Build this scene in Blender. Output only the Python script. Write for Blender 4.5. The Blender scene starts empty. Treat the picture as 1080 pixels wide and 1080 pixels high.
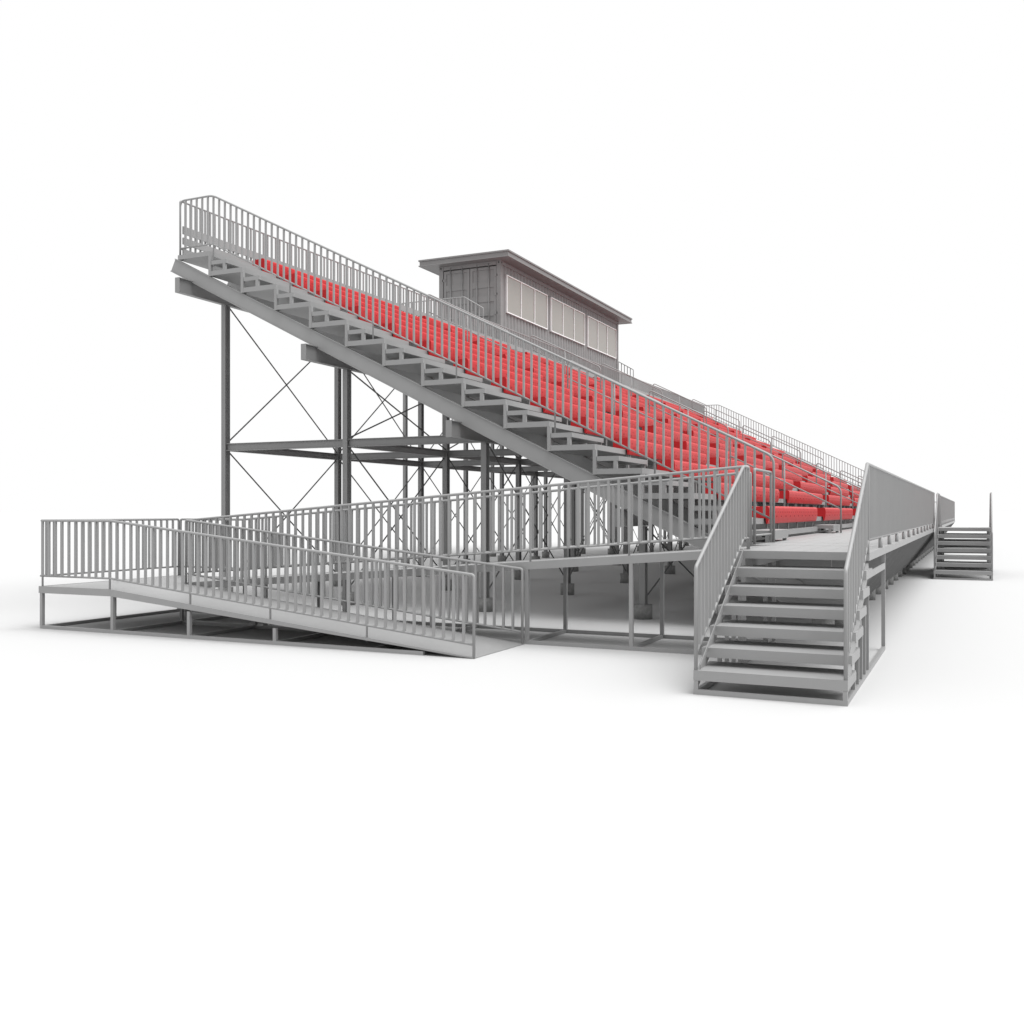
import bpy, math
from math import sin, cos, pi, sqrt

# ---------------------------------------------------------------- camera, world, light, exposure
sc = bpy.context.scene
COL = sc.collection
CAM_H = 1.77
YAW = 0.4375                      # view direction, measured from +X (length of the stand)
cam_d = bpy.data.cameras.new('camera')
cam_d.lens = 35.0; cam_d.sensor_width = 36.0
cam_d.clip_start = 0.1; cam_d.clip_end = 6000
cam = bpy.data.objects.new('camera', cam_d); COL.objects.link(cam)
cam.location = (0, 0, CAM_H)
cam.rotation_euler = (math.radians(90), 0, YAW - math.radians(90))
sc.camera = cam

world = bpy.data.worlds.new('World'); sc.world = world
world.use_nodes = True
wbg = world.node_tree.nodes['Background']
wbg.inputs[0].default_value = (1, 1, 1, 1)
wbg.inputs[1].default_value = 1.0

sun_d = bpy.data.lights.new('key_light', 'SUN')
sun_d.energy = 4.2; sun_d.angle = math.radians(60); sun_d.color = (1.0, 1.0, 1.0)
sun = bpy.data.objects.new('key_light', sun_d); COL.objects.link(sun)
SUN_AZ, SUN_EL = math.radians(-84), math.radians(67)      # direction the light comes FROM
from mathutils import Vector
sv = Vector((cos(SUN_AZ)*cos(SUN_EL), sin(SUN_AZ)*cos(SUN_EL), sin(SUN_EL)))
sun.rotation_euler = sv.to_track_quat('Z', 'Y').to_euler()
sun.location = (20, -20, 30)

sc.view_settings.view_transform = 'Standard'
sc.view_settings.look = 'None'
sc.view_settings.exposure = 0.0
sc.view_settings.gamma = 1.0
sc.view_settings.use_curve_mapping = False
sc.render.engine = 'CYCLES'
sc.cycles.max_bounces = 8
sc.cycles.diffuse_bounces = 6

# ---------------------------------------------------------------- materials (all procedural)
def mat(name, col, rough=0.5, metal=0.0, var=0.03, scale=3.0, bump=0.0, bscale=60.0, spec=0.5):
    m = bpy.data.materials.new(name); m.use_nodes = True
    nt = m.node_tree; b = nt.nodes['Principled BSDF']
    b.inputs['Roughness'].default_value = rough
    b.inputs['Metallic'].default_value = metal
    b.inputs['Specular IOR Level'].default_value = spec
    tc = nt.nodes.new('ShaderNodeNewGeometry')
    nz = nt.nodes.new('ShaderNodeTexNoise'); nz.inputs['Scale'].default_value = scale
    nz.inputs['Detail'].default_value = 5
    nt.links.new(tc.outputs['Position'], nz.inputs['Vector'])
    mr = nt.nodes.new('ShaderNodeMapRange')
    mr.inputs[1].default_value = 0.3; mr.inputs[2].default_value = 0.7
    mr.inputs[3].default_value = 1-var; mr.inputs[4].default_value = 1+var
    nt.links.new(nz.outputs['Fac'], mr.inputs[0])
    mx = nt.nodes.new('ShaderNodeVectorMath'); mx.operation = 'SCALE'
    mx.inputs[0].default_value = col
    nt.links.new(mr.outputs[0], mx.inputs['Scale'])
    nt.links.new(mx.outputs[0], b.inputs['Base Color'])
    if bump:
        n2 = nt.nodes.new('ShaderNodeTexNoise'); n2.inputs['Scale'].default_value = bscale
        nt.links.new(tc.outputs['Position'], n2.inputs['Vector'])
        bp = nt.nodes.new('ShaderNodeBump'); bp.inputs['Strength'].default_value = bump
        bp.inputs['Distance'].default_value = 0.01
        nt.links.new(n2.outputs['Fac'], bp.inputs['Height'])
        nt.links.new(bp.outputs[0], b.inputs['Normal'])
    return m
M_ALU = mat('aluminium_grey', (0.262, 0.262, 0.262), 0.45, spec=0.5)
M_STEEL = mat('steel_grey', (0.235, 0.235, 0.235), 0.42, spec=0.4)
M_ROD = mat('dark_rod', (0.11, 0.11, 0.11), 0.6, spec=0.3)
M_RED = mat('red_plastic', (0.45, 0.011, 0.014), 0.45, var=0.05, spec=0.3)
M_BOLT = mat('dark_red_bolt', (0.22, 0.02, 0.02), 0.6)
M_CONC = mat('concrete', (0.21, 0.21, 0.208), 0.9, var=0.18, scale=14, bump=0.5)
M_CONT = mat('container_paint', (0.23, 0.225, 0.225), 0.45, var=0.06, spec=0.3)
M_GASK = mat('black_rubber', (0.02, 0.02, 0.02), 0.7)
M_ROOF = mat('roof_sheet', (0.20, 0.195, 0.195), 0.55)
M_WHITE = mat('white_frame', (0.85, 0.85, 0.85), 0.4, var=0.01)
M_GLASS = mat('window_glass', (0.27, 0.262, 0.238), 0.12, var=0.05, scale=0.8, spec=0.6)
M_GROUND = mat('white_floor', (0.462, 0.462, 0.462), 0.9, var=0.0, spec=0.0)

# ---------------------------------------------------------------- geometry collector
class G:
    def __init__(s): s.v = []; s.f = []; s.m = []
    def quadbox(s, a, b, mi=0):          # a,b = two quads (lists of 4 points), opposite ends
        n = len(s.v); s.v += a + b
        for q in ((3,2,1,0),(4,5,6,7),(0,1,5,4),(1,2,6,5),(2,3,7,6),(3,0,4,7)):
            s.f.append(tuple(n+i for i in q)); s.m.append(mi)
        return s
    def box(s, x0, x1, y0, y1, z0, z1, mi=0):
        x0, x1 = min(x0,x1), max(x0,x1); y0, y1 = min(y0,y1), max(y0,y1); z0, z1 = min(z0,z1), max(z0,z1)
        return s.quadbox([(x0,y0,z0),(x1,y0,z0),(x1,y1,z0),(x0,y1,z0)],
                         [(x0,y0,z1),(x1,y0,z1),(x1,y1,z1),(x0,y1,z1)], mi)
    def prism(s, prof, x0, x1, mi=0):    # closed profile in (y,z), extruded along x
        n = len(s.v); k = len(prof)
        s.v += [(x0,y,z) for y,z in prof] + [(x1,y,z) for y,z in prof]
        s.f.append(tuple(range(n+k-1, n-1, -1))); s.m.append(mi)
        s.f.append(tuple(range(n+k, n+2*k))); s.m.append(mi)
        for i in range(k):
            j = (i+1) % k
            s.f.append((n+i, n+j, n+k+j, n+k+i)); s.m.append(mi)
        return s
    def cyl(s, x, y, z0, z1, r, n=20, mi=0):
        b = len(s.v)
        for z in (z0, z1):
            s.v += [(x+r*cos(2*pi*i/n), y+r*sin(2*pi*i/n), z) for i in range(n)]
        s.f.append(tuple(range(b+n-1, b-1, -1))); s.m.append(mi)
        s.f.append(tuple(range(b+n, b+2*n))); s.m.append(mi)
        for i in range(n):
            j = (i+1) % n
            s.f.append((b+i, b+j, b+n+j, b+n+i)); s.m.append(mi)
        return s
    def tube(s, pts, r, n=8, mi=0):      # round tube along a polyline
        P = [Vector(p) for p in pts]; b0 = len(s.v); rings = len(P)
        d0 = (P[1]-P[0]).normalized()
        up = Vector((0,0,1)) if abs(d0.z) < .9 else Vector((1,0,0))
        for i, p in enumerate(P):
            if i == 0: d = P[1]-P[0]
            elif i == rings-1: d = P[-1]-P[-2]
            else: d = (P[i+1]-P[i]).normalized() + (P[i]-P[i-1]).normalized()
            d.normalize()
            a = d.cross(up)
            if a.length < 1e-4: a = d.cross(Vector((1,0,0)))
            a.normalize(); c = a.cross(d).normalized(); up = c
            for k in range(n):
                t = 2*pi*k/n
                s.v.append(tuple(p + a*(r*cos(t)) + c*(r*sin(t))))
        for i in range(rings-1):
            for k in range(n):
                j = (k+1) % n
                s.f.append((b0+i*n+k, b0+i*n+j, b0+(i+1)*n+j, b0+(i+1)*n+k)); s.m.append(mi)
        s.f.append(tuple(range(b0+n-1, b0-1, -1))); s.m.append(mi)
        e = b0+(rings-1)*n
        s.f.append(tuple(range(e, e+n))); s.m.append(mi)
        return s
    def bar(s, p, q, w, h, mi=0):        # rectangular bar p->q, w sideways, h in the upright plane
        p = Vector(p); q = Vector(q); d = (q-p).normalized()
        up = Vector((0,0,1)) if abs(d.z) < .95 else Vector((0,1,0))
        a = d.cross(up).normalized()*(w/2); c = a.cross(d).normalized()*(h/2)
        A = [tuple(p+x) for x in (-a-c, a-c, a+c, -a+c)]
        B = [tuple(q+x) for x in (-a-c, a-c, a+c, -a+c)]
        return s.quadbox(A, B, mi)
    def join(s, o):
        n = len(s.v); s.v += o.v; s.f += [tuple(i+n for i in f) for f in o.f]; s.m += o.m
        return s
def fillet(pts, r, n=5):
    P = [Vector(p) for p in pts]; out = [tuple(P[0])]
    for i in range(1, len(P)-1):
        a = (P[i-1]-P[i]); b = (P[i+1]-P[i])
        t = min(r, a.length*.45, b.length*.45)
        A = P[i]+a.normalized()*t; B = P[i]+b.normalized()*t
        for k in range(n+1):
            u = k/n
            out.append(tuple(A*(1-u)**2 + P[i]*2*u*(1-u) + B*u*u))
    out.append(tuple(P[-1]))
    return out

# ---------------------------------------------------------------- things and parts
class Rec: pass
class Thing:
    def __init__(s, name, label, cat, loc, group=None):
        s.o = bpy.data.objects.new(name, None); COL.objects.link(s.o)
        s.o.empty_display_size = .3
        s.o.location = loc; s.o['label'] = label; s.o['category'] = cat
        if group: s.o['group'] = group
        s.loc = Vector(loc); s.recs = []; s.mx = None
    def add(s, name, g, mats, parent=None, smooth=False, label=None):
        if s.mx is not None:
            g.v = [(2*s.mx-v[0], v[1], v[2]) for v in g.v]; g.f = [f[::-1] for f in g.f]
        r = Rec(); r.name = name; r.g = g; r.parent = parent; r.smooth = smooth; r.label = label
        r.mats = mats if isinstance(mats, (list, tuple)) else [mats]
        r.dist = min(((v[0])**2+(v[1])**2+(v[2]-CAM_H)**2) for v in g.v[:8])
        r.kind = None; s.recs.append(r); return r
    def build(s):
        by = {}
        for r in s.recs: by.setdefault(r.name, []).append(r)
        keep = set()
        for nm, L in by.items():
            if len(L) > 100:
                L = sorted(L, key=lambda r: r.dist)
                rest = L[100:]
                first = rest[0]
                for r in rest[1:]: first.g.join(r.g); keep.add(id(r))
                first.kind = 'stuff'; first.parent = None
        for r in s.recs:
            if id(r) in keep: continue
            V = r.g.v
            xs = [v[0] for v in V]; ys = [v[1] for v in V]; zs = [v[2] for v in V]
            base = Vector(((min(xs)+max(xs))/2, (min(ys)+max(ys))/2, min(zs)))
            me = bpy.data.meshes.new(r.name)
            me.from_pydata([(v[0]-base.x, v[1]-base.y, v[2]-base.z) for v in V], [], r.g.f)
            for m in r.mats: me.materials.append(m)
            if len(r.mats) > 1: me.polygons.foreach_set('material_index', r.g.m)
            if r.smooth:
                me.polygons.foreach_set('use_smooth', [len(f) == 4 for f in r.g.f])
            me.update()
            o = bpy.data.objects.new(r.name, me); COL.objects.link(o)
            r.o = o; r.base = base
            if r.parent is not None:
                o.parent = r.parent.o; o.location = base - r.parent.base
            else:
                o.parent = s.o; o.location = base - s.loc
            if r.kind: o['kind'] = r.kind
            if r.label: o['label'] = r.label

PITCH = 0.139; BAL = 0.030; RT = 0.019
def railing(t, path, low, posts=(), ends='down', foot=None, off=0.0, parent=None, name='railing', stub=False, bal=True, fr=.035, pr=.015):
    """path: list of points along the TOP rail (never vertical); low: height of the top rail above the bottom rail;
       posts: fractions 0..1 of the horizontal run at which a post reaches down by foot."""
    P = [Vector(p) for p in path]
    top = list(P)
    e0 = top[0].copy(); e1 = top[-1].copy()
    foot = low if foot is None else foot
    f0, f1 = (foot if isinstance(foot, tuple) else (foot, foot))
    line = [tuple(e0-Vector((0,0,f0)))] + [tuple(p) for p in top] + [tuple(e1-Vector((0,0,f1)))]
    g = G(); g.tube(fillet(line, fr), RT, 8)
    g.tube([tuple(p-Vector((0,0,low))) for p in P], RT*.85, 6)
    # lengths
    seg = [((P[i+1]-P[i]).xy.length) for i in range(len(P)-1)]; L = sum(seg)
    def at(s):
        for i, l in enumerate(seg):
            if s <= l or i == len(seg)-1:
                u = s/l; return P[i].lerp(P[i+1], u)
            s -= l
    nn = max(1, round(L/PITCH))
    for (s, fz) in posts:
        s = round(s*nn)/nn
        p = at(s*L) ; g.tube([(p.x, p.y, p.z-(low if stub else 0)), (p.x, p.y, p.z-fz)], pr, 6)
    r = t.add(name, g, M_ALU, parent, smooth=True)
    if bal:
        n = max(1, round(L/PITCH))
        for i in range(1, n):
            p = at(L*i/n); h = BAL/2
            b = G().box(p.x-h, p.x+h, p.y-h, p.y+h, p.z-low+.004, p.z-.006)
            t.add('baluster', b, M_ALU, r)
    return r

# ---------------------------------------------------------------- key dimensions (metres)
XE, XF = 14.83, 56.04             # near and far end of the stand
D, R = 0.784, 0.393               # row depth and rise
YK = lambda k: 13.36 - D*k        # back of tread k
TK = lambda k: 1.668 + R*(12-k)   # top of tread k (k=12 lowest row, k=-1 rear landing)
SL = 0.088                        # plank thickness
DECK = 1.325
YW0 = 1.07                        # outer edge of the front walkway
nose = lambda y: 1.668 + (y-3.168)*R/D
BX = [15.87+3.92*i for i in range(11)]
CY = [2.09, 5.02, 7.95, 10.90, 13.85]
AISLE_W, BLK = 1.24, 5.335
blocks = []; x = XE+1.50
for i in range(6): blocks.append((x, x+BLK)); x += BLK+AISLE_W
aisles = [(XE, blocks[0][0])] + [(blocks[i][1], blocks[i+1][0]) for i in range(5)] + [(blocks[5][1], XF)]

# ---------------------------------------------------------------- ground
gm = bpy.data.meshes.new('ground')
gm.from_pydata([(-2500,-2500,0),(2500,-2500,0),(2500,2500,0),(-2500,2500,0)], [], [(0,1,2,3)])
gm.materials.append(M_GROUND)
go = bpy.data.objects.new('ground', gm); COL.objects.link(go); go['kind'] = 'structure'

# ================================================================ GRANDSTAND
S = Thing('grandstand', 'long grey steel grandstand with rows of red bench seats', 'grandstand', ((XE+XF)/2, 8.0, 0))

# stringers: sloping channel beams with brackets under every row
strx = [XE+.03+ i*(XF-XE-.16)/26 for i in range(27)]
zt = lambda y: 6.298-.006 - (13.36-y)*R/D
for i, x0 in enumerate(strx):
    g = G(); ya, yb = 14.24, 2.30
    w = .10; dy = .14
    def slab(yo, xo0, xo1, za, zb):
        g.prism([(ya+.12*(-za)*0, zt(ya)+za), (ya+ .0, zt(ya)+za), (yb, zt(yb)+za), (yb, zt(yb)+zb), (ya+.0, zt(ya)+zb)][1:], xo0, xo1)
    # channel: web + flanges, the top end cut square to the slope
    ny, nz = -sin(math.atan(R/D)), cos(math.atan(R/D))
    def sl(x0_, x1_, a, b):
        pts = []
        for (yy, off) in ((ya, a), (yb, a), (yb, b), (ya, b)):
            pts.append((yy - ny*off*-1, zt(yy) + nz*off))
        g.prism([(p[0], p[1]) for p in pts], x0_, x1_)
    H = .265
    sl(x0+.02, x0+.045, -H+.012, -.012)
    sl(x0, x0+w, -.014, 0); sl(x0, x0+w, -H, -H+.014)
    if i > 0:
        for k in range(-1, 13):
            y0 = YK(k)
            g.box(x0+.02, x0+.07, y0-.05, y0, zt(y0)-.02, TK(k)-SL-.002)
            if k >= 0: g.box(x0+.02, x0+.07, y0-.045, y0, TK(k)+.001, TK(k-1)-SL-.002)
    S.add('stringer', g, M_ALU)

# footboards
for k in range(-1, 13):
    yb = YK(k) if k >= 0 else 14.14
    yf = YK(k+1)-.03
    g = G(); n = 1; w = (yb-yf)
    # three planks side by side with 6 mm gaps
    for j in range(n):
        a = yf + w*j/n; b = yf + w*(j+1)/n - .006
        g.box(XE, XF, a, b, TK(k)-SL, TK(k))
    # nosing lip
    S.add('footboard', g, M_ALU)
# end posts between rows (near and far side)
for xa in (XE, XF-.05):
    for k in range(0, 13):
        g = G().box(xa-.004, xa+.05, YK(k)-.055, YK(k)+.004, TK(k)-SL-.004, TK(k-1)-SL-.002)
        S.add('end_post', g, M_ALU)
# half steps in the aisles
for k in range(0, 14):
    T = TK(k) if k < 13 else DECK
    y1 = YK(k); y0 = y1-.43; zt_ = T + (.197 if k < 13 else .172)
    for (a, b) in aisles:
        g = G()
        a2, b2 = a+.003, b-.02
        g.box(a2, b2, y0, y1-.06, zt_-SL*.85, zt_)
        if k == 13: g.box(a2, b2-.12, y0-.012, y0-.001, zt_-.135, zt_)
        for xx in (a2, b2-.05):
            g.box(xx, xx+.05, y0+.03, y0+.09, T+.001, zt_-SL*.85-.001)
        S.add('aisle_step', g, M_ALU)

# red bench seats
def seat_profile(k):
    y = YK(k+1)-.12; T = TK(k)
    return [(y+.034, T-.088), (y+.022, T-.06), (y+.007, T+.0), (y, T+.06), (y, T+.12), (y+.004, T+.165), (y+.018, T+.19), (y+.045, T+.200),
            (y+.16, T+.190), (y+.25, T+.186), (y+.295, T+.196), (y+.312, T+.19), (y+.312, T+.02), (y+.155, T+.004), (y+.06, T+.0), (y+.052, T-.088)]
for k in range(-1, 13):
    pr = seat_profile(k)
    for (a, b) in blocks:
        g = G(); nmod = 12; w = (b-a)/nmod
        for j in range(nmod):
            g.prism(pr[::-1], a+j*w+.003, a+(j+1)*w-.003)
            y = YK(k+1)-.12; T = TK(k)
            for (fx, fz) in ((.25, .10), (.75, .10), (.5, .03)):
                cx = a+(j+fx)*w; r = .011
                g.box(cx-r, cx+r, y-.003, y+.01, T+fz-r, T+fz+r, 1)
        st = S.add('bench_seat', g, [M_RED, M_BOLT])
        y = YK(k+1); g = G().box(a+.1, b-.1, y-.055, y-.034, TK(k)-.045, TK(k)-.001)
        for j in range(6):
            xx = a+.2+(b-a-.4)*j/5
            g.box(xx-.02, xx+.02, y-.057, y-.032, TK(k)-.24, TK(k)-.003)
        S.add('seat_support', g, M_STEEL, st)
# front kerb board under the lowest bench
g = G()
for (a, b) in blocks: g.box(a-.35, b+.35, 3.045, 3.10, DECK+.045, DECK+.14)
g.box(XE, XF, 3.30, 3.36, DECK-.3, DECK+.25)
S.add('kerb_board', g, M_ALU)

# walkway deck along the front
g = G()
def planks(g, x0, x1, y0, y1, z, n, th=SL):
    g.box(x0, x0+.0115, y0, y1-.004, z-th, z+.001)
    for j in range(n):
        a = y0+(y1-y0)*j/n; g.box(x0+.012, x1, a, a+(y1-y0)/n-.004, z-th, z)
planks(g, 13.605, XE-.002, YW0, 2.78, DECK, 7)
planks(g, XE, XF+1.0, YW0, 3.28, DECK, 9)
planks(g, 11.50, 13.60, YW0, 2.52, DECK, 6)
S.add('walkway_deck', g, M_ALU)
g = G()
for yy in (2.35,): g.box(11.6, XF+.9, yy, yy+.06, DECK-SL-.10, DECK-SL-.002)
for i in range(31):
    xx = 13.7+i*1.4
    g.box(xx, xx+.05, 1.75, 2.9, DECK-SL-.21, DECK-SL-.102)
S.add('walkway_joists', g, M_STEEL)

# columns, footings, girders, tie beams, brace rods
def hcol(g, x, y, z0, z1):
    d, b, t = .145, .105, .012
    g.box(x-d/2, x-d/2+t, y-b/2, y+b/2, z0, z1)
    g.box(x+d/2-t, x+d/2, y-b/2, y+b/2, z0, z1)
    g.box(x-d/2+t, x+d/2-t, y-.006, y+.006, z0, z1)
ZB0, ZB1 = 3.01, 3.16
def gtop(y): return zt(y+.05)-.31
for x in BX:
    for y in CY[1:]:
        top = gtop(y)-.29 if y > 3 else DECK-SL-.22
        g = G(); hcol(g, x, y, .20, top)
        S.add('column', g, M_STEEL)
        S.add('footing', G().cyl(x, y, -.02, .24, .15, 24), M_CONC, smooth=True)
for y in CY[1:]:
    z1 = gtop(y); z0 = z1-.285; g = G()
    g.box(14.52, XF+.3, y-.055, y+.055, z1-.014, z1); g.box(14.52, XF+.3, y-.055, y+.055, z0, z0+.014)
    g.box(14.53, XF+.29, y-.008, y+.008, z0+.014, z1-.014)
    g.box(14.515, 14.525, y-.055, y+.055, z0, z1)      # end plate
    S.add('girder', g, M_STEEL)
for x in BX:
    for (ya, yb) in ((7.95, 10.90), (10.90, 13.85)):
        g = G(); g.box(x-.05, x+.05, ya+.055, yb-.055, ZB1-.012, ZB1); g.box(x-.05, x+.05, ya+.055, yb-.055, ZB0, ZB0+.012)
        g.box(x-.006, x+.006, ya+.055, yb-.055, ZB0+.012, ZB1-.012)
        S.add('tie_beam', g, M_STEEL)
for y in (10.90, 13.85):
    for i in range(10):
        xa, xb = BX[i]+.075, BX[i+1]-.075
        g = G(); g.box(xa, xb, y-.05, y+.05, ZB1-.012, ZB1); g.box(xa, xb, y-.05, y+.05, ZB0, ZB0+.012)
        g.box(xa, xb, y-.006, y+.006, ZB0+.012, ZB1-.012)
        S.add('long_beam', g, M_STEEL)
rr = .0145
for y in CY[1:]:
    for i in range(10):
        xa, xb = BX[i]+.07, BX[i+1]-.07
        if y > 10:   lev = [(.30, ZB0-.02), (ZB1+.02, gtop(y)-.31)]
        elif y > 3:  lev = [(.30, gtop(y)-.31)]
        else:        lev = [(.30, DECK-SL-.25)]
        for (a, b) in lev:
            S.add('brace_rod', G().tube([(xa, y+.02, a), (xb, y+.02, b)], rr, 6), M_ROD)
            S.add('brace_rod', G().tube([(xa, y-.02, b), (xb, y-.02, a)], rr, 6), M_ROD)

for x0 in strx[0:]:
    g = G(); zz = DECK-SL-.003
    g.prism([(1.09, zz), (1.09, zz-.03), (1.80, .24), (2.22, .24), (3.3, .80), (3.3, zz)][::-1], x0+.046, x0+.06)
    S.add('walkway_bracket', g, M_STEEL)
    S.add('footing', G().cyl(x0+.05, 2.02, -.02, .237, .16, 24), M_CONC, smooth=True)
# end railings (near and far)
for xe in (XE+.03, XF-.03):
    ztop = lambda y: nose(y)+1.12
    path = [(xe, 14.10, 7.84), (xe, 13.29, 7.84), (xe, 2.71, 2.58)]
    g = G()
    Lt = (14.10-2.71)
    posts = [((14.10-y)/Lt, 1.06+.30) for y in (13.29,)] + [((14.10-y)/Lt, 1.28) for y in (11.45, 9.70, 7.95, 6.20, 4.45)]
    railing(S, path, .93, posts, foot=(1.06, 2.58-DECK), fr=.12)
# rear railing and back boards
rp = [(XE+.03, 14.10, 7.84), (XF-.03, 14.10, 7.84)]
nP = 22
railing(S, rp, .93, [((i+.0)/nP, 1.06) for i in range(1, nP)] + [((i+.0)/nP+.0018, 1.06) for i in range(1, nP)], foot=1.06)
for (z0, z1) in ((7.20, 7.35), (7.00, 7.13), (6.79, 6.90)):
    S.add('back_board', G().box(XE+.06, XF-.06, 14.045, 14.075, z0, z1), M_ALU)
# aisle handrails
for (a, b) in aisles[1:-1]:
    cx = (a+b)/2
    for (ya, yb) in ((2.65, 5.02), (6.57, 8.94), (10.49, 12.84)):
        A = nose(ya)+.88; B = nose(yb)+.88
        g = G()
        fa = DECK if ya < 3 else nose(ya)-.30
        g.tube(fillet([(cx, ya, fa), (cx, ya, A), (cx, yb, B), (cx, yb, nose(yb)-.30)], .13, 6), .019, 8)
        g.tube([(cx, ya, A-.45), (cx, yb, B-.45)], .016, 6)
        ym = (ya+yb)/2
        g.tube([(cx, ym, (A+B)/2), (cx, ym, nose(ym)-.3)], .019, 6)
        S.add('aisle_handrail', g, M_ALU, smooth=True)
# front fence of the walkway: near run, and the run beyond the far stair
FT = 2.30
railing(S, [(11.56, YW0+.03, FT), (30.05, YW0+.03, FT)], .84, [((i*1.45+.16)/18.49, 1.02) for i in range(1, 13)], foot=(.84, 1.0), name='front_fence', stub=True, pr=.026)
railing(S, [(32.30, YW0+.03, FT), (XF+.9, YW0+.03, FT)], .84, [(i/18, 1.02) for i in range(1, 18)], foot=1.0, name='front_fence', stub=True, pr=.026)
railing(S, [(13.62, 2.74, 2.35), (14.80, 2.74, 2.35)], .90, (), foot=1.02, bal=False)
railing(S, [(XF+.95, YW0+.1, FT), (XF+.95, 3.2, FT)], .84, (), foot=1.0, name='railing')
S.build()

# ================================================================ STAIRS
def stair(label, x0, yl, yr, top_x, left_rail, right_rail, extra, mx=None):
    """climbs towards +X; first tread front at x0; yr = right side (small Y), yl = left side."""
    t = Thing('access_stair', label, 'stairs', (x0, (yl+yr)/2, 0), 'metal access stairs up to the front walkway')
    t.mx = mx
    if mx: t.o.location.x = t.loc.x = 2*mx-x0
    n = 6; run = (top_x-x0)/n; z1 = .235; rise = (DECK-z1)/n
    for i in range(n):
        g = G(); xa = x0+i*run; z = z1+i*rise
        dp = min(.70, top_x+extra-.06-xa)
        if i == n-1: dp = top_x+extra-.055-xa
        g.box(xa, xa+min(dp, .66), yr+.0, yl, z-.022, z)
        g.box(xa, xa+.03, yr, yl, z-.098, z-.0221)          # front nosing face
        g.box(xa+.031, xa+dp, yr, yr+.012, z-.098, z-.0221)
        g.box(xa+.031, xa+.10, yl-.012, yl, z-.098, z-.0221)
        t.add('tread', g, M_ALU)
    g = G()
    for y in (yl, yr):
        s = 1 if y == yl else -1
        ya, yb = (y-.045, y-.004) if s == 1 else (y+.004, y+.045)
        g.box(x0+.03, top_x+extra, ya, yb, 0, .05)
    g.box(x0+.0, x0+.045, yr+.0, yl, .0, .05)
    t.add('base_frame', g, M_ALU)
    for y in (yl-.045, yr+.004):
        for i in range(n):
            xa = x0+i*run; z = z1+i*rise
            if i == 0: t.add('leg', G().box(xa+.002, xa+.042, y, y+.04, .05, z-.1), M_ALU)
            if i < n-1: t.add('leg', G().box(xa+.63, xa+.67, y, y+.04, .05, z-.025), M_ALU)
        t.add('leg', G().box(top_x+extra-.05, top_x+extra, y, y+.045, .05, DECK-SL-.002), M_ALU)
        g = G()
        pa = (x0+.05, y+.02, z1-.10); pb = (top_x, y+.02, DECK-.16)
        g.bar(pa, pb, .03, .10)
        if y > yr+.1: g.quadbox([(x0+.06, y-.012, z1+.003), (x0+.06, y-.004, z1+.003), (x0+.06, y-.004, z1+.05), (x0+.06, y-.012, z1+.05)],
                  [(top_x+.05, y-.012, DECK-.06), (top_x+.05, y-.004, DECK-.06), (top_x+.05, y-.004, DECK+.03), (top_x+.05, y-.012, DECK+.03)])
        t.add('side_stringer', g, M_STEEL)
    g = G().box(x0+.09, x0+.12, yr+.05, yl-.05, .12, .15)
    k1 = 1.235; 
    for (side, y, xe, rt) in (('l', yl-.02, top_x+.45, left_rail), ('r', yr+.02, top_x+.02, right_rail)):
        if rt is None: continue
        P = [(x0+.02, y, k1), (top_x+.18 if side == 'l' else top_x, y, 2.30)]
        if rt == 'short' and side == 'l': P.append((xe, y, 2.30))
        elif rt == 'long': P += [(top_x+.93, y, 2.30)]
        # balustrade with its lower bar just above the tread noses
        railing(t, P, .84, [(.33, .95), (.62, .95)], foot=(k1-.235, .98))
    t.build(); return t
stair('near metal stair with seven steps leading up to the walkway, nearest the viewer', 9.50, 2.50, YW0, 11.50, 'short', 'flush', 2.12)
st2 = stair('far metal stair standing beyond the end of the front fence, at the right edge', 28.45, 1.05, -.36, 30.45, 'short', 'long', .30)
stair('far metal stair leading down on the hidden side of the raised landing', 28.45, 1.05, -.36, 30.45, 'short', 'long', .30, mx=31.39)
P2 = Thing('stair_landing', 'small raised metal landing between the far stair and the walkway fence opening', 'landing', (31.4, .35, 0))
g = G(); planks(g, 30.46, 32.32, -.36, YW0-.004, DECK, 5); P2.add('deck', g, M_ALU)
for xx in (30.6, 32.2):
    P2.add('leg', G().box(xx-.03, xx+.03, -.29, -.24, 0, DECK-SL-.001), M_ALU)
    P2.add('leg', G().box(xx-.03, xx+.03, .90, .95, 0, DECK-SL-.001), M_ALU)
P2.build()

# ================================================================ RAMP
Rm = Thing('access_ramp', 'switchback metal access ramp with railings and a corner landing, left of the stair', 'ramp', (12.1, 8.0, 0))
XL0, XL1 = 10.66, 12.10           # lower run
XU0, XU1 = 12.15, 13.57           # upper run
YT, YB, YL, YEND = 2.53, 11.45, 12.90, 5.49
LZ = .64
def ramp_surf(x0, x1, ya, za, yb, zb, name, lab=None):
    g = G(); th = .03
    g.prism([(ya, za), (ya, za-th), (yb, zb-th), (yb, zb)], x0+.03, x1-.03)
    return Rm.add(name, g, M_ALU)
def edge(x, ya, za, yb, zb, h=.10):
    g = G(); 
    g.prism([(ya, za+.004), (ya, max(za-h, 0.002)), (yb, max(zb-h, 0.002)), (yb, zb+.004)], x, x+.028)
    Rm.add('edge_beam', g, M_ALU)
ramp_surf(XU0, XU1, YT, DECK, YB, LZ, 'ramp_deck'); edge(XU0, YT, DECK, YB, LZ); edge(XU1-.028, YT, DECK, YB, LZ)
ramp_surf(XL0, XL1, YEND, .012, YB, LZ, 'ramp_deck'); edge(XL0, YEND, .012, YB, LZ); edge(XL1-.028, YEND, .012, YB, LZ)
g = G().box(XL0+.03, XU1-.03, YB+.002, YL, LZ-.03, LZ); Rm.add('landing_deck', g, M_ALU)
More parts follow.
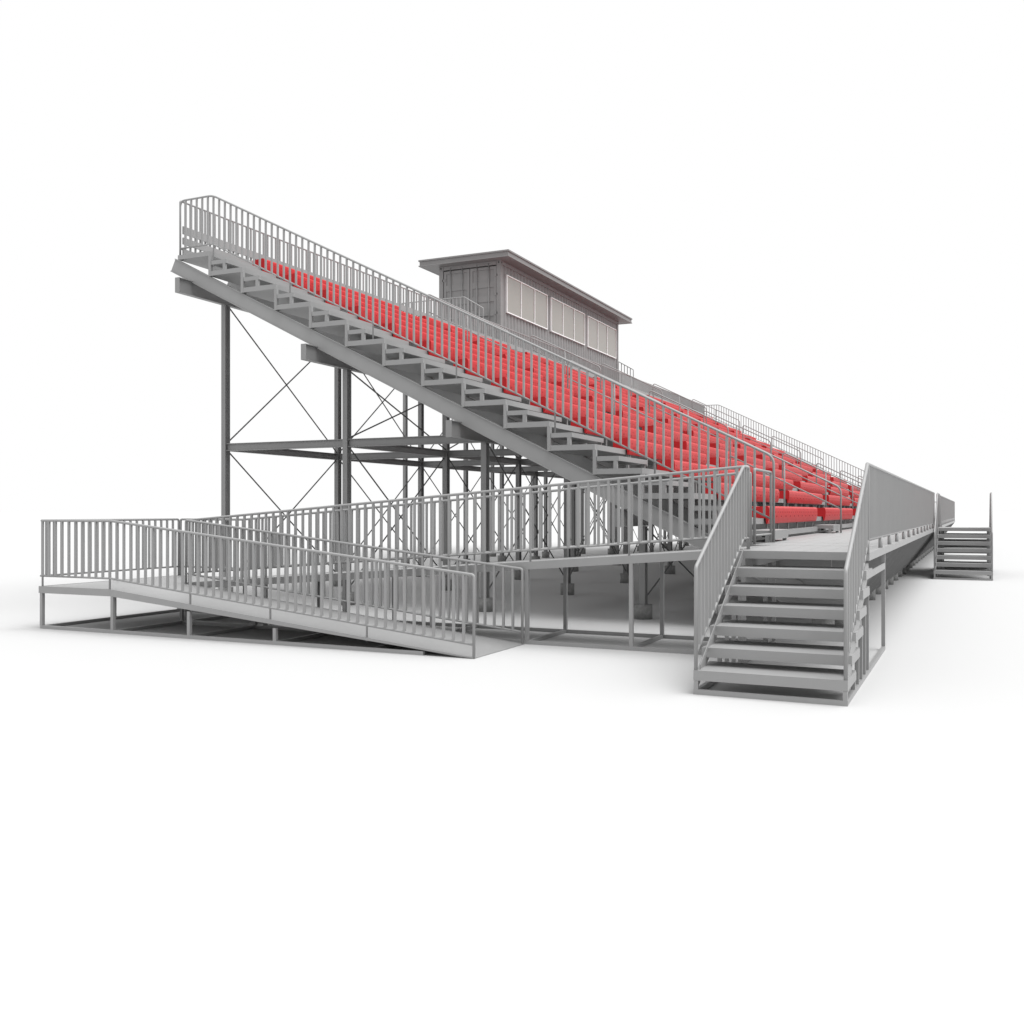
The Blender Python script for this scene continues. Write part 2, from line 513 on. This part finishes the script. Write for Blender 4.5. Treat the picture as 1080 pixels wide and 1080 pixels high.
g = G(); g.box(XL0, XL0+.028, YB+.002, YL+.03, LZ-.10, LZ+.004); g.box(XU1-.028, XU1, YB+.002, YL+.03, LZ-.10, LZ+.004)
g.box(XL0+.03, XU1-.03, YL+.002, YL+.03, LZ-.10, LZ+.004); Rm.add('edge_beam', g, M_ALU)
uz = lambda y: DECK+(LZ-DECK)*(y-YT)/(YB-YT) if y < YB else LZ
lz = lambda y: LZ*(y-YEND)/(YB-YEND) if y < YB else LZ
lw = .05
for y in (2.58, 4.01, 5.47, 6.93, 8.40, 9.85, 11.40):
    for x in (XU0, XU1-lw):
        Rm.add('leg', G().box(x, x+lw, y-lw/2, y+lw/2, .05, uz(y)-.10), M_ALU)
    Rm.add('cross_bar', G().box(XU0+lw+.002, XU1-lw-.002, y-lw/2, y+lw/2, .002, .048), M_ALU)
for y in (6.97, 8.48, 9.97, 11.42, 12.88):
    for x in (XL0, XL1-lw):
        if lz(y) > .16: Rm.add('leg', G().box(x, x+lw, y-lw/2, y+lw/2, .05, lz(y)-.098), M_ALU)
    Rm.add('cross_bar', G().box(XL0+lw+.002, XL1-lw-.002, y-lw/2, y+lw/2, .002, .048), M_ALU)
Rm.add('leg', G().box(XU1-lw, XU1, 12.88-lw/2, 12.88+lw/2, .05, LZ-.10), M_ALU)
Rm.add('cross_bar', G().box(XL1+.002, XU1, 12.88-lw/2, 12.88+lw/2, .002, .048), M_ALU)
for (x, ya, yb) in ((XU0, 2.55, 11.42), (XU1-lw, 2.55, 12.9), (XL0, 6.2, 12.9), (XL1-lw, 6.2, 11.42)):
    Rm.add('base_rail', G().box(x, x+lw, ya, yb, 0, .05), M_ALU)
H = 1.0
def runposts(ys, ya, yb, fz): return [((y-ya)/(yb-ya), fz) for y in ys]
x = XL0+.015
railing(Rm, [(x, 5.50, H+.01), (x, YB, LZ+H), (x, YL, LZ+H), (XU1-.015, YL, LZ+H)], .84,
        [((6.97-5.5)/10.25, 1.04), ((8.48-5.5)/10.25, 1.04), ((9.97-5.5)/10.25, 1.04), ((11.42-5.5)/10.25, 1.04), (7.40/10.25, 1.04), (8.9/10.25, 1.04)], foot=1.0)
x = XL1-.015
railing(Rm, [(x, 5.50, H+.01), (x, YB-.1, LZ+H)], .84, runposts((6.97, 8.48, 9.97), 5.5, YB-.1, 1.04), foot=1.0)
x = XU0+.015
railing(Rm, [(x, 2.52, DECK+H), (x, YB-.1, LZ+H)], .84, runposts((4.01, 5.47, 6.93, 8.4, 9.85), 2.52, YB-.1, 1.04), foot=1.0)
x = XU1-.015
railing(Rm, [(x, 2.78, DECK+H-.02), (x, YB, LZ+H), (x, YL-.05, LZ+H)], .84, runposts((4.01, 5.47, 6.93, 8.4, 9.85, 11.4), 2.78, YL-.05, 1.04), foot=1.0)
Rm.build()

# ================================================================ PRESS BOX PLATFORM
PZ = 7.62
PX0, PX1, PY0, PY1 = 31.10, 43.60, 14.98, 17.42
Q = Thing('press_box_platform', 'raised steel platform with stairs carrying the press box behind the top row', 'platform', (37.3, 16.3, 0))
g = G(); planks(g, 28.58, 46.0, 15.02, 17.5, PZ-.02, 8); Q.add('deck', g, M_ALU)
for y in (15.15, 17.45):
    g = G(); g.box(28.6, 46.0, y-.06, y+.06, PZ-.38, PZ-.115); Q.add('girder', g, M_STEEL)
    for x in [27.63+1.2] + BX[4:8]:
        g = G(); hcol(g, x, y, .20, PZ-.385); Q.add('column', g, M_STEEL)
        Q.add('footing', G().cyl(x, y, -.02, .24, .15, 24), M_CONC, smooth=True)
railing(Q, [(28.62, 17.45, 8.75), (28.62, 15.10, 8.75), (28.62, 14.41, 8.33)], .93, [(.4, 1.1), (.75, 1.1)], foot=(1.1, 1.2))
railing(Q, [(43.95, 15.10, 8.75), (43.95, 14.38, 8.33)], .93, (), foot=(1.1, 1.2))
for (xa, xb) in ((28.64, 29.73), (43.97, 45.0)):
    for i in range(4):
        Q.add('step', G().box(xa, xb, 14.22+i*.2, 14.22+i*.2+.21, 6.93+i*.165, 6.98+i*.165), M_ALU)
Q.build()

# ================================================================ PRESS BOX (converted container)
B = Thing('press_box', 'grey corrugated container press box with wide windows under an overhanging flat roof', 'press box', (37.3, 16.2, PZ))
ZT = 10.50
def corr_x(g, x0, x1, y, z0, z1, s=-1, pitch=.28, dep=.036):   # corrugated sheet along X
    pts = []; x = x0; n = max(1, round((x1-x0)/pitch)); p = (x1-x0)/n
    for i in range(n):
        a = x0+i*p
        pts += [(a, y), (a+p*.30, y), (a+p*.5, y-s*dep), (a+p*.80, y-s*dep)]
    pts.append((x1, y))
    for i in range(len(pts)-1):
        (xa, ya), (xb, yb) = pts[i], pts[i+1]
        t = .01*s
        g.quadbox([(xa, ya, z0), (xb, yb, z0), (xb, yb-t, z0), (xa, ya-t, z0)], [(xa, ya, z1), (xb, yb, z1), (xb, yb-t, z1), (xa, ya-t, z1)])
wins = [(31.57, 35.20), (35.58, 39.22), (39.60, 43.22)]; WZ0, WZ1 = 8.77, 10.10
g = G()
corr_x(g, PX0+.16, PX1-.16, PY0+.03, PZ+.16, WZ0); corr_x(g, PX0+.16, PX1-.16, PY0+.03, WZ1, ZT-.12)
for (a, b) in ((PX0+.16, wins[0][0]), (wins[0][1], wins[1][0]), (wins[1][1], wins[2][0]), (wins[2][1], PX1-.16)):
    corr_x(g, a, b, PY0+.03, WZ0, WZ1)
B.add('front_wall', g, M_CONT)
g = G(); corr_x(g, PX0+.16, PX1-.16, PY1-.03, PZ+.16, ZT-.12, s=1); B.add('rear_wall', g, M_CONT)
g = G(); g.box(PX1-.06, PX1-.02, PY0+.16, PY1-.16, PZ+.16, ZT-.12); B.add('end_wall', g, M_CONT)
g = G()
for y in (PY0, PY1-.12):
    g.box(PX0+.17, PX1-.17, y, y+.12, PZ, PZ+.16); g.box(PX0+.17, PX1-.17, y, y+.12, ZT-.12, ZT)
for x in (PX0, PX1-.12):
    g.box(x, x+.12, PY0+.17, PY1-.17, PZ, PZ+.14); g.box(x, x+.12, PY0+.17, PY1-.17, ZT-.13, ZT)
for x in (PX0, PX1-.16):
    for y in (PY0, PY1-.16): g.box(x, x+.16, y, y+.16, PZ+.12, ZT-.12)
B.add('frame', g, M_CONT)
for x in (PX0-.004, PX1-.174):
    for y in (PY0-.004, PY1-.158):
        for z in (PZ, ZT-.118):
            g = G(); g.box(x, x+.178, y, y+.162, z, z+.118)
            g.box(x-.002, x+.001, y+.055, y+.105, z+.035, z+.085, 1); g.box(x+.06, x+.12, y-.002, y+.001, z+.035, z+.085, 1)
            B.add('corner_casting', g, [M_CONT, M_GASK])
B.add('floor', G().box(PX0+.13, PX1-.13, PY0+.13, PY1-.13, PZ+.02, PZ+.15), M_CONT)
B.add('door_seal', G().box(PX0+.075, PX0+.09, PY0+.17, PY1-.17, PZ+.142, ZT-.132), M_GASK)
ym = (PY0+PY1)/2
for (a, b, sgn) in ((PY0+.18, ym-.012, 1), (ym+.012, PY1-.18, -1)):
    g = G(); z0, z1 = PZ+.17, ZT-.17
    g.box(PX0+.05, PX0+.074, a, b, z0, z1)
    for (ya, yb) in ((a, a+.10), (b-.10, b)): g.box(PX0+.025, PX0+.0499, ya, yb, z0, z1)
    g.box(PX0+.025, PX0+.0499, a+.101, b-.101, z0, z0+.1); g.box(PX0+.025, PX0+.0499, a+.101, b-.101, z1-.1, z1)
    for i in range(4):
        z = z0+.32+i*.5; g.box(PX0+.028, PX0+.0499, a+.101, b-.101, z, z+.22)
    d = B.add('door', g, M_CONT)
    for yy in (a+.28, b-.28):
        B.add('lock_rod', G().tube([(PX0+.005, yy, PZ+.05), (PX0+.005, yy, ZT-.06)], .017, 8), M_ALU, d, smooth=True)
    B.add('handle', G().box(PX0-.03, PX0-.012, a+.3, a+.75, PZ+1.0, PZ+1.04), M_STEEL, d)
    hy = a if sgn == 1 else b
    for i in range(4):
        B.add('hinge', G().box(PX0+.0, PX0+.024, hy-.05, hy+.05, z0+.2+i*.66, z0+.28+i*.66), M_CONT, d)
for (a, b) in wins:
    g = G(); f = .034; y0, y1 = PY0-.03, PY0+.05
    g.box(a, b, y0, y1, WZ0, WZ0+f); g.box(a, b, y0, y1, WZ1-f, WZ1)
    for xx in (a, a+(b-a)/3-f/2, a+2*(b-a)/3-f/2, b-f): g.box(xx, xx+f, y0, y1, WZ0+f+.001, WZ1-f-.001)
    w = B.add('window', g, M_WHITE)
    for j in range(3):
        xa = a+(b-a)*j/3; xb = a+(b-a)*(j+1)/3
        B.add('pane', G().box(xa+f, xb-f, PY0+.0, PY0+.012, WZ0+f, WZ1-f), M_GLASS, w)
g = G()
RX0, RX1, RY0, RY1 = 30.72, 44.10, 14.52, 18.0
g.box(RX0+.03, RX1-.03, RY0+.03, RY1-.03, ZT+.003, ZT+.20)
rf = B.add('roof', g, M_ROOF)
g = G()
for (z0, z1, o) in ((ZT+.0, ZT+.035, .03), (ZT+.0351, ZT+.175, .0), (ZT+.176, ZT+.23, .035)):
    g.box(RX0-o, RX1+o, RY0-o, RY0+.029, z0, z1); g.box(RX0-o, RX1+o, RY1-.029, RY1+o, z0, z1)
    g.box(RX0-o, RX0+.029, RY0+.03, RY1-.03, z0, z1); g.box(RX1-.029, RX1+o, RY0+.03, RY1-.03, z0, z1)
B.add('fascia', g, M_ROOF, rf)
B.build()
